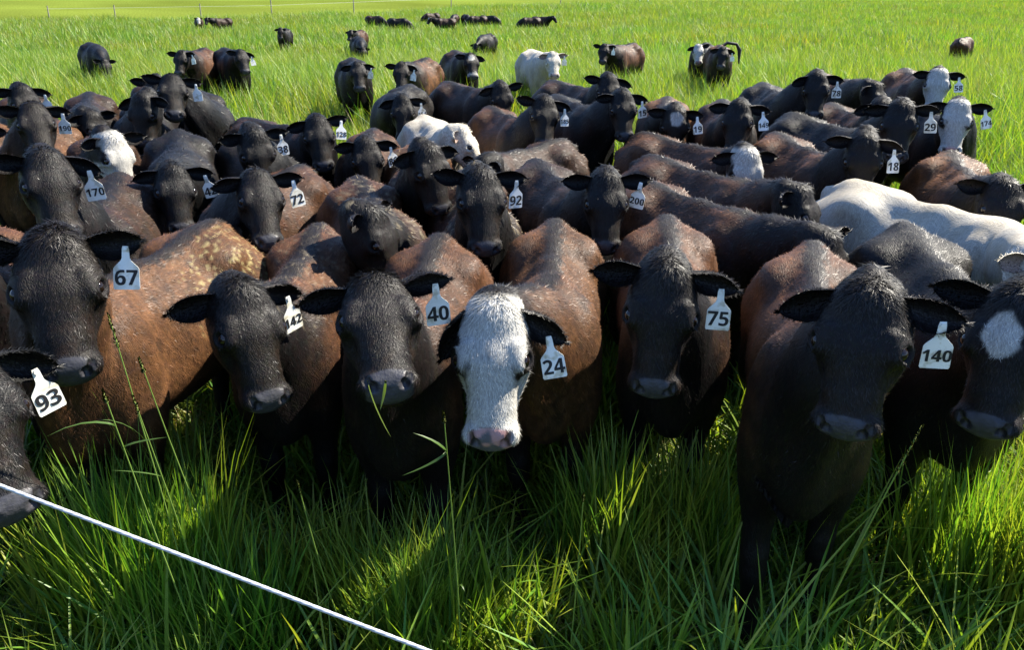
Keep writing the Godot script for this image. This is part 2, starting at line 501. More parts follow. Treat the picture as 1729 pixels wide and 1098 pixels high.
func head_color(p: Vector3, coat: Array, o: Vector3, look: Dictionary) -> Color:
	var dark: Vector3 = coat[0]
	var n2 := noise.get_noise_3dv(p * 45.0 + o)
	var n1 := noise.get_noise_3dv(p * 14.0 + o)
	var c := dark * (1.05 + 0.45 * n2)
	var face: String = look.get("face", "")
	if not look.get("white_body", false):
		c = c.lerp(Vector3(0.022, 0.013, 0.008), clampf(0.25 + n1, 0.0, 0.6) * sm(0.12, 0.25, p.z))
	var white := Vector3(0.56, 0.54, 0.49) * (1.0 + 0.12 * n2)
	var ax := absf(p.x)
	if face == "white" or face == "white_eyes":
		var w := sm(-0.085, -0.05, p.y + 0.02 * n1) * sm(0.092, 0.082, ax + 0.01 * n1 - 0.4 * maxf(0.0, p.z - 0.1)) * sm(-0.06, -0.03, p.z + 0.01 * n1)
		w = maxf(w, sm(0.14, 0.2, p.z + 0.03 * n1))
		if face == "white_eyes":
			w *= sm(0.024, 0.032, (Vector2((p.y - 0.036) * 0.8, (p.z - 0.158) * 0.65)).length() + 0.008 * n1 + (1.0 if ax < 0.050 else 0.0))
		c = c.lerp(white, w)
	elif face == "blaze":
		var w := sm(0.044, 0.034, Vector2(p.x * 1.0 + 0.012, (p.z - 0.115) * 0.62).length() + 0.010 * n1) * sm(0.0, 0.02, p.y)
		w = maxf(w, sm(0.025, 0.015, Vector2(p.y + 0.05, (p.z - 0.31) * 0.5).length() + 0.006 * n1) * sm(0.03, 0.04, ax))
		c = c.lerp(white, w)
	elif face == "star":
		c = c.lerp(white, sm(0.050, 0.040, Vector2(p.x, (p.z - 0.07) * 0.7).length() + 0.010 * n1) * sm(0.0, 0.02, p.y))
	elif face == "snip":
		c = c.lerp(white, sm(0.36, 0.345, p.z) * sm(0.29, 0.31, p.z + 0.02 * n1) * 0.8)
		c = c.lerp(white, sm(0.045, 0.035, Vector2(p.x, (p.z - 0.07) * 0.7).length() + 0.010 * n1) * sm(0.0, 0.02, p.y))
	# bare skin of the nose
	var pad := sm(0.372, 0.382, p.z + 0.75 * maxf(0.0, p.y) + 0.004 * n2) * sm(-0.056, -0.048, p.y) * sm(0.062, 0.054, ax)
	var skin := Vector3(0.040, 0.040, 0.046) * (1.0 + 0.3 * n2)
	if face.begins_with("white"): skin = Vector3(0.085, 0.080, 0.088).lerp(Vector3(0.36, 0.20, 0.18), sm(0.15, 0.4, n1 + p.y * 14.0))
	if look.get("white_body", false): skin = Vector3(0.34, 0.24, 0.21)
	c = c.lerp(skin, pad)
	var hole := sm(0.020, 0.010, Vector2(ax - 0.043, p.y - 0.030).length()) * pad
	c = c.lerp(Vector3(0.012, 0.010, 0.010), hole * 0.8)
	# eyelid
	if not look.get("white_body", false):
		c = c.lerp(Vector3(0.012, 0.010, 0.010), sm(0.026, 0.018, Vector2(p.y - 0.044, p.z - 0.150).length()) * sm(0.07, 0.08, ax))
	return Color(c.x, c.y, c.z)

# ---------------------------------------------------------------- a cow
func add_cow(row: Array) -> Node3D:
	var at := Vector3(row[1], row[2], row[3])
	var turn: float = row[4]
	var size: float = row[5]
	var origin := Vector3(row[6], row[7], row[8])
	var yaw: float = row[9]
	var pitch: float = row[10]
	var lod: Dictionary = lods[row[11]]
	var kind: String = row[12]
	var look: Dictionary = row[13]
	var number: String = row[14]
	var label: String = row[15]
	var seed_at := Vector3(at.x * 13.7, at.z * 7.3, at.x - at.z) * 3.0
	rng.seed = hash(label)
	var o := Node3D.new()
	o.name = numbered("cow")
	add_child(o)
	o.position = at
	o.rotation.y = turn
	o.scale = Vector3.ONE * size
	tag(o, label, "cow", look.get("group", "young cattle crowding up to the fence"))
	var coat: Array = COAT[kind].duplicate()
	if kind == "white": look.white_body = true
	coat[1] = coat[1] * rng.randf_range(0.8, 1.25)
	# head
	var z := Vector3(sin(yaw) * cos(pitch), -sin(pitch), cos(yaw) * cos(pitch))
	var x := Vector3(cos(yaw), 0, -sin(yaw))
	var roll: float = look.get("roll", rng.randf_range(-0.12, 0.12))
	var hb := Basis(x, z.cross(x), z) * Basis(Vector3(0, 0, 1), roll)
	var ht := Transform3D(hb, origin)
	var wide: float = look.get("head", 0.80) / size
	var hts := ht.scaled_local(Vector3(wide * rng.randf_range(1.08, 1.19), wide * rng.randf_range(0.95, 1.05), wide * rng.randf_range(0.94, 1.02)))
	var neck_end := hts * Vector3(0, -0.062, -0.004)
	var swing: Array = look.get("swing", [rng.randf_range(-0.09, 0.09), rng.randf_range(-0.09, 0.09), rng.randf_range(-0.07, 0.07), rng.randf_range(-0.07, 0.07)])
	var v: PackedVector3Array = lod.body.v.duplicate()
	var n: PackedVector3Array = lod.body.n.duplicate()
	bend(v, n, lod.body_bend, neck_end, swing)
	var slim := Transform3D(Basis.from_scale(Vector3(look.get("slim", 0.97), 1, 1)), Vector3.ZERO)
	v = slim * v
	var idx: PackedInt32Array = lod.body.i.duplicate()
	var c := PackedColorArray()
	for p in lod.body.v:
		c.append(body_color(p, coat, seed_at, look))
	# the head and the ears join the same mesh
	var first := v.size()
	v.append_array(hts * (lod.head.v as PackedVector3Array))
	n.append_array(Transform3D(hb, Vector3.ZERO) * (lod.head.n as PackedVector3Array))
	for p in lod.head.v:
		c.append(head_color(p, coat, seed_at, look))
	var pad := PackedInt32Array()
	for k in lod.head.i: idx.append(k + first)
	for k in lod.head.pad: pad.append(k + first)
	var yb := Basis(x, Vector3.UP, x.cross(Vector3.UP)) * Basis(Vector3(0, 0, 1), roll)
	var ear_at := []
	var ear_color := Color(coat[0].x, coat[0].y, coat[0].z)
	for s in [1, -1]:
		var droop: float = look.get("droop" if s > 0 else "droop_right", 0.10) + rng.randf_range(-0.26, 0.30)
		var sweep: float = look.get("sweep", 0.0) + rng.randf_range(-0.25, 0.35)
		var eb := Basis(Vector3(0, 1, 0), sweep) * Basis(Vector3(0, 0, 1), -droop) * Basis(Vector3(1, 0, 0), look.get("tilt", 0.0) + rng.randf_range(-0.3, 0.4))
		if s < 0: eb = Basis.from_scale(Vector3(-1, 1, 1)) * eb
		var base := hts * Vector3(0.066 * s, 0.008, 0.012)
		var et := Transform3D((yb * eb).scaled(Vector3.ONE * wide * (0.97)), base)
		ear_at.append(et)
		first = v.size()
		v.append_array(et * (lod.ear.v as PackedVector3Array))
		n.append_array(Transform3D(et.basis.orthonormalized(), Vector3.ZERO) * (lod.ear.n as PackedVector3Array))
		for k in (lod.ear.v as PackedVector3Array).size():
			if kind == "white":
				c.append(Color(0.50, 0.36, 0.30) if lod.ear.inner[k] > 0.5 else ear_color)
			else:
				c.append(ear_color * (1.0 + 0.3 * noise.get_noise_3dv((lod.ear.v[k] as Vector3) * 80.0)))
		var ei: PackedInt32Array = lod.ear.i
		for k in range(0, ei.size(), 3):
			idx.append(ei[k] + first)
			idx.append(ei[k + (1 if s > 0 else 2)] + first)
			idx.append(ei[k + (2 if s > 0 else 1)] + first)
	var skin := array_mesh(v, n, c, idx)
	skin.surface_set_material(0, coat_mat)
	var arr := []
	arr.resize(Mesh.ARRAY_MAX)
	arr[Mesh.ARRAY_VERTEX] = v
	arr[Mesh.ARRAY_NORMAL] = n
	arr[Mesh.ARRAY_COLOR] = c
	arr[Mesh.ARRAY_INDEX] = pad
	if pad.size():
		skin.add_surface_from_arrays(Mesh.PRIMITIVE_TRIANGLES, arr)
		skin.surface_set_material(1, nose_mat)
	mesh_node("body", skin, null, o)
	# hair
	var hv: PackedVector3Array = lod.bhair.v.duplicate()
	var hn: PackedVector3Array = lod.bhair.n.duplicate()
	if hv.size():
		bend(hv, hn, lod.hair_bend, neck_end, swing)
		hv = slim * hv
		var hc := PackedColorArray()
		if kind == "white":
			hv.clear()
			hn.clear()
		for p in (lod.bhair.root if kind != "white" else PackedVector3Array()):
			var k := body_color(p, coat, seed_at, look) * (rng.randf_range(0.94, 1.06) if kind == "white" else rng.randf_range(0.75, 1.35))
			hc.append(k); hc.append(k); hc.append(k)
		hv.append_array(hts * (lod.hhair.v as PackedVector3Array))
		hn.append_array(Transform3D(hb, Vector3.ZERO) * (lod.hhair.n as PackedVector3Array))
		for p in lod.hhair.root:
			var k := head_color(p, coat, seed_at, look) * rng.randf_range(0.75, 1.4)
			hc.append(k); hc.append(k); hc.append(k)
		for et in ear_at:
			hv.append_array(et * (lod.ehair.v as PackedVector3Array))
			hn.append_array(Transform3D(et.basis.orthonormalized(), Vector3.ZERO) * (lod.ehair.n as PackedVector3Array))
			for k in (lod.ehair.v as PackedVector3Array).size(): hc.append(ear_color * 1.6)
		mesh_node("hair", array_mesh(hv, hn, hc, PackedInt32Array(range(hv.size()))), hair_mat, o).set_meta("kind", "stuff")
	if row[11] < 2:
		for s in [1, -1]:
			var eye := SphereMesh.new()
			eye.radius = 0.021
			eye.height = 0.042
			eye.radial_segments = 16
			eye.rings = 8
			mesh_node("eye", eye, eye_mat, o).transform = Transform3D(hb.scaled(Vector3.ONE * wide), hts * Vector3(0.0830 * s, 0.046, 0.150))
	if look.get("tail", false):
		mesh_node("tail", tube(PackedVector3Array([Vector3(0, 0.94, -0.62), Vector3(0.14, 1.04, -0.68), Vector3(0.30, 1.02, -0.70), Vector3(0.36, 0.92, -0.70), Vector3(0.37, 0.70, -0.70)]), PackedFloat32Array([0.035, 0.028, 0.025, 0.035, 0.012]), 8), plain(Color(0.06, 0.05, 0.045)), o)
	if number != "":
		var et: Transform3D = ear_at[0]
		var t := mesh_node("ear_tag", tag_mesh, tag_mat, o)
		var face := Basis(Vector3.UP, look.get("tag_yaw", rng.randf_range(-0.4, 0.4))) * Basis(Vector3(0, 0, 1), look.get("tag_roll", rng.randf_range(-0.16, 0.2))) * Basis(Vector3(1, 0, 0), rng.randf_range(-0.25, 0.1))
		t.transform = Transform3D((Basis(x, Vector3.UP, x.cross(Vector3.UP)) * face).scaled(Vector3.ONE * 0.90 / size), et * Vector3(0.112, -0.016, 0.014))
		mesh_node("button", button_mesh, tag_mat, t).position = Vector3(0, -0.004, 0.003)
		if number != "-":
			mesh_node("number", number_mesh(number), ink_mat, t).position = Vector3(0, -0.088, 0.0022)
	return o

func number_mesh(text: String) -> Mesh:
	if not number_meshes.has(text):
		var m := TextMesh.new()
		m.text = text
		m.font = font
		m.font_size = 48
		m.pixel_size = 0.00125 if text.length() < 3 else 0.00090
		m.depth = 0.0012
		number_meshes[text] = m
	return number_meshes[text]

func extruded(outline: PackedVector2Array, depth: float) -> ArrayMesh:
	var st := SurfaceTool.new()
	st.begin(Mesh.PRIMITIVE_TRIANGLES)
	var tri := Geometry2D.triangulate_polygon(outline)
	for side in [1.0, -1.0]:
		st.set_smooth_group(-1)
		for k in range(0, tri.size(), 3):
			var order := [tri[k], tri[k + 1], tri[k + 2]]
			var a := outline[order[0]]
			var ccw := (outline[order[1]] - a).cross(outline[order[2]] - a) > 0
			if ccw == (side > 0): order.reverse()
			for j in order: st.add_vertex(Vector3(outline[j].x, outline[j].y, depth * 0.5 * side))
	for k in outline.size():
		var a := outline[k]
		var b := outline[(k + 1) % outline.size()]
		var h := depth * 0.5
		for q in [Vector3(a.x, a.y, h), Vector3(b.x, b.y, h), Vector3(b.x, b.y, -h), Vector3(a.x, a.y, h), Vector3(b.x, b.y, -h), Vector3(a.x, a.y, -h)]:
			st.add_vertex(q)
	st.generate_normals()
	return st.commit()

func make_tag() -> void:
	var pts := PackedVector2Array()
	var half := [[0.0075, 0.004], [0.0095, -0.006], [0.0105, -0.030], [0.0140, -0.038], [0.0310, -0.056], [0.0345, -0.062], [0.0355, -0.118], [0.0325, -0.1225]]
	for p in half: pts.append(Vector2(p[0], p[1]))
	half.reverse()
	for p in half: pts.append(Vector2(-p[0], p[1]))
	tag_mesh = extruded(pts, 0.0022)
	var ring := PackedVector2Array()
	for k in 14: ring.append(Vector2.from_angle(TAU * k / 14) * 0.0062)
	button_mesh = extruded(ring, 0.006)

# ---------------------------------------------------------------- grass
func blade(v: PackedVector3Array, n: PackedVector3Array, c: PackedColorArray, idx: PackedInt32Array, at: Vector3, h: float, lean: Vector2, w: float, droop: float, color: Color, steps := 3) -> void:
	var side := Vector3(lean.y, 0, -lean.x).normalized() if lean.length() > 0.001 else Vector3(1, 0, 0)
	side = side.rotated(Vector3.UP, rng.randf_range(-0.7, 0.7))
	var first := v.size()
	var prev := at
	for k in steps + 1:
		var t := float(k) / steps
		var p := at + Vector3(lean.x * t * (0.4 + 0.6 * t), h * t - droop * t * t * t, lean.y * t * (0.4 + 0.6 * t))
		var d := (p - prev).normalized() if k > 0 else Vector3.UP
		var nor := side.cross(d).normalized()
		prev = p
		if k == steps:
			v.append(p); n.append(nor); c.append(color)
		else:
			var ww := w * (0.75 + 0.5 * t if t < 0.4 else 1.15 * (1.0 - t) + 0.26)
			v.append(p - side * ww); v.append(p + side * ww)
			n.append((nor - side * 0.3).normalized()); n.append((nor + side * 0.3).normalized())
			c.append(color); c.append(color)
	for k in steps:
		var o := first + k * 2
		if k < steps - 1:
			idx.append_array(PackedInt32Array([o, o + 2, o + 1, o + 1, o + 2, o + 3]))
		else:
			idx.append_array(PackedInt32Array([o, o + 2, o + 1]))

func grass_color(dry: float) -> Color:
	var k := rng.randf()
	var c := Vector3(0.110, 0.225, 0.024).lerp(Vector3(0.320, 0.385, 0.050), k)
	if k > 0.55 and rng.randf() < 0.25: c = Vector3(0.085, 0.200, 0.050)
	if rng.randf() < dry: c = Vector3(0.30, 0.26, 0.12)
	c *= rng.randf_range(0.8, 1.2)
	return Color(c.x, c.y, c.z)

func grass_patch(count: int, half: float, hlo: float, hhi: float, wlo: float, whi: float, spread: float, dry: float, steps := 3) -> ArrayMesh:
	var v := PackedVector3Array()
	var n := PackedVector3Array()
	var c := PackedColorArray()
	var idx := PackedInt32Array()
	for k in count:
		var r := half * sqrt(rng.randf())
		var a := rng.randf() * TAU
		var h := rng.randf_range(hlo, hhi)
		var la := rng.randf() * TAU
		var l := h * rng.randf_range(0.05, spread)
		blade(v, n, c, idx, Vector3(cos(a) * r, -0.01, sin(a) * r), h, Vector2(cos(la), sin(la)) * l, rng.randf_range(wlo, whi) * 0.5, h * maxf(0.0, rng.randf_range(-0.2, spread * 0.5)), grass_color(dry), steps)
	return array_mesh(v, n, c, idx)

func scatter(called: String, label: String, m: Mesh, places: Array) -> void:
	var mm := MultiMesh.new()
	mm.transform_format = MultiMesh.TRANSFORM_3D
	mm.use_colors = true
	mm.mesh = m
	mm.instance_count = places.size()
	for k in places.size():
		mm.set_instance_transform(k, places[k][0])
		mm.set_instance_color(k, places[k][1])
	var o := MultiMeshInstance3D.new()
	o.name = numbered(called)
	o.multimesh = mm
	o.material_override = grass_mat
	add_child(o)
	tag(o, label, "grass", "", "stuff")

func place(x: float, z: float, s: float, tall: float, tint: float) -> Array:
	var b := Basis(Vector3.UP, rng.randf() * TAU).scaled(Vector3(s, s * tall, s))
	var warm := 1.0 + 0.35 * noise.get_noise_2d(x * 1.6 + 70.0, z * 1.6)
	return [Transform3D(b, Vector3(x, ground_y(x, z), z)), Color(tint * warm, tint, tint * 0.95)]

func fur_image(low: float) -> Image:
	# short overlapping strokes: the lie of the hair, as height and as grain of colour
	var im := Image.create(512, 512, false, Image.FORMAT_RGB8)
	im.fill(Color(low, low, low))
	var r := RandomNumberGenerator.new()
	r.seed = 21
	for k in 15000:
		var x := r.randf() * 512.0
		var y := r.randf() * 512.0
		var bent := sin(x * TAU / 512.0 * 2.0) * 0.35 + cos(y * TAU / 512.0 * 3.0) * 0.3 + r.randfn() * 0.12
		var g := lerpf(low, 1.0, r.randf())
		var n := r.randi_range(18, 44)
		for j in n:
			im.set_pixel(posmod(int(x), 512), posmod(int(y), 512), Color(g, g, g))
			im.set_pixel(posmod(int(x) + 1, 512), posmod(int(y), 512), Color(g * 0.92, g * 0.92, g * 0.92))
			x += bent + 0.1 * r.randfn()
			y += 1.0
	return im

func make_materials() -> void:
	coat_mat = StandardMaterial3D.new()
	coat_mat.vertex_color_use_as_albedo = true
	coat_mat.roughness = 0.56
	coat_mat.metallic_specular = 0.32
	coat_mat.heightmap_enabled = true
	coat_mat.heightmap_texture = ImageTexture.create_from_image(fur_image(0.0))
	coat_mat.heightmap_scale = 0.18
	coat_mat.albedo_texture = ImageTexture.create_from_image(fur_image(0.66))
	coat_mat.uv1_triplanar = true
	coat_mat.uv1_scale = Vector3(3, 3, 3)
	nose_mat = StandardMaterial3D.new()
	nose_mat.vertex_color_use_as_albedo = true
	nose_mat.roughness = 0.46
	nose_mat.metallic_specular = 0.38
	nose_mat.heightmap_enabled = true
	nose_mat.heightmap_scale = 0.12
	var pebble := NoiseTexture2D.new()
	pebble.seamless = true
	pebble.width = 256
	pebble.height = 256
	var pn := FastNoiseLite.new()
	pn.noise_type = FastNoiseLite.TYPE_CELLULAR
	pn.frequency = 0.06
	pebble.noise = pn
	nose_mat.heightmap_texture = pebble
	nose_mat.uv1_triplanar = true
	nose_mat.uv1_scale = Vector3(9, 9, 9)
	hair_mat = StandardMaterial3D.new()
	hair_mat.vertex_color_use_as_albedo = true
	hair_mat.roughness = 0.49
	hair_mat.metallic_specular = 0.48
	eye_mat = StandardMaterial3D.new()
	eye_mat.albedo_color = Color(0.10, 0.07, 0.05)
	eye_mat.roughness = 0.06
	tag_mat = StandardMaterial3D.new()
	tag_mat.albedo_color = Color(0.95, 0.95, 0.92)
	var scuff := NoiseTexture2D.new()
	scuff.width = 256
	scuff.height = 256
	scuff.seamless = true
	var sn := FastNoiseLite.new()
	sn.frequency = 0.02
	sn.fractal_octaves = 5
	scuff.noise = sn
	var sr := Gradient.new()
	sr.set_color(0, Color(0.74, 0.70, 0.60))
	sr.set_color(1, Color(1, 1, 1))
	sr.set_offset(0, 0.15)
	sr.set_offset(1, 0.45)
	scuff.color_ramp = sr
	tag_mat.albedo_texture = scuff
	tag_mat.uv1_triplanar = true
	tag_mat.uv1_world_triplanar = true
	tag_mat.uv1_scale = Vector3(4, 4, 4)
	tag_mat.roughness = 0.45
	tag_mat.backlight_enabled = true
	tag_mat.backlight = Color(0.45, 0.45, 0.42)
	ink_mat = StandardMaterial3D.new()
	ink_mat.albedo_color = Color(0.07, 0.07, 0.09)
	ink_mat.roughness = 0.6
	grass_mat = StandardMaterial3D.new()
	grass_mat.vertex_color_use_as_albedo = true
	grass_mat.roughness = 0.42
	grass_mat.metallic_specular = 0.5
	grass_mat.backlight_enabled = true
	grass_mat.backlight = Color(0.98, 1.0, 0.62)
	font = SystemFont.new()
	font.font_names = PackedStringArray(["Droid Sans"])
	font.font_weight = 700
	make_tag()

func make_sky(exposure: float) -> void:
	var we := WorldEnvironment.new()
	we.name = "environment"
	var e := Environment.new()
	e.background_mode = Environment.BG_SKY
	var sky := Sky.new()
	var m := ProceduralSkyMaterial.new()
	m.sky_top_color = Color(0.32, 0.44, 0.64)
	m.sky_horizon_color = Color(0.64, 0.74, 0.84)
	m.sky_energy_multiplier = 0.95
	m.sky_curve = 0.12
	m.ground_horizon_color = Color(0.30, 0.38, 0.20)
	m.ground_bottom_color = Color(0.12, 0.16, 0.06)
	m.sun_angle_max = 4.0
	sky.sky_material = m
	e.sky = sky
	e.tonemap_mode = Environment.TONE_MAPPER_LINEAR
	e.tonemap_exposure = exposure
	e.sdfgi_enabled = true
	e.ssao_enabled = true
	e.ssil_enabled = true
	we.environment = e
	add_child(we)
	var sun := DirectionalLight3D.new()
	sun.name = "sun"
	sun.light_energy = SUN_E
	sun.light_color = Color(1.0, 0.97, 0.91)
	sun.light_angular_distance = 0.5
	sun.shadow_enabled = true
	add_child(sun)
	var az := deg_to_rad(SUN_AZ)   # 0 = from the right, positive = from behind the herd
	var el := deg_to_rad(SUN_EL)
	var to := Vector3(cos(az) * cos(el), sin(el), -sin(az) * cos(el))
	sun.look_at_from_position(to * 50.0, Vector3.ZERO)
	noise.seed = 11
	noise.frequency = 1.0
	noise.noise_type = FastNoiseLite.TYPE_SIMPLEX
	noise.fractal_octaves = 2

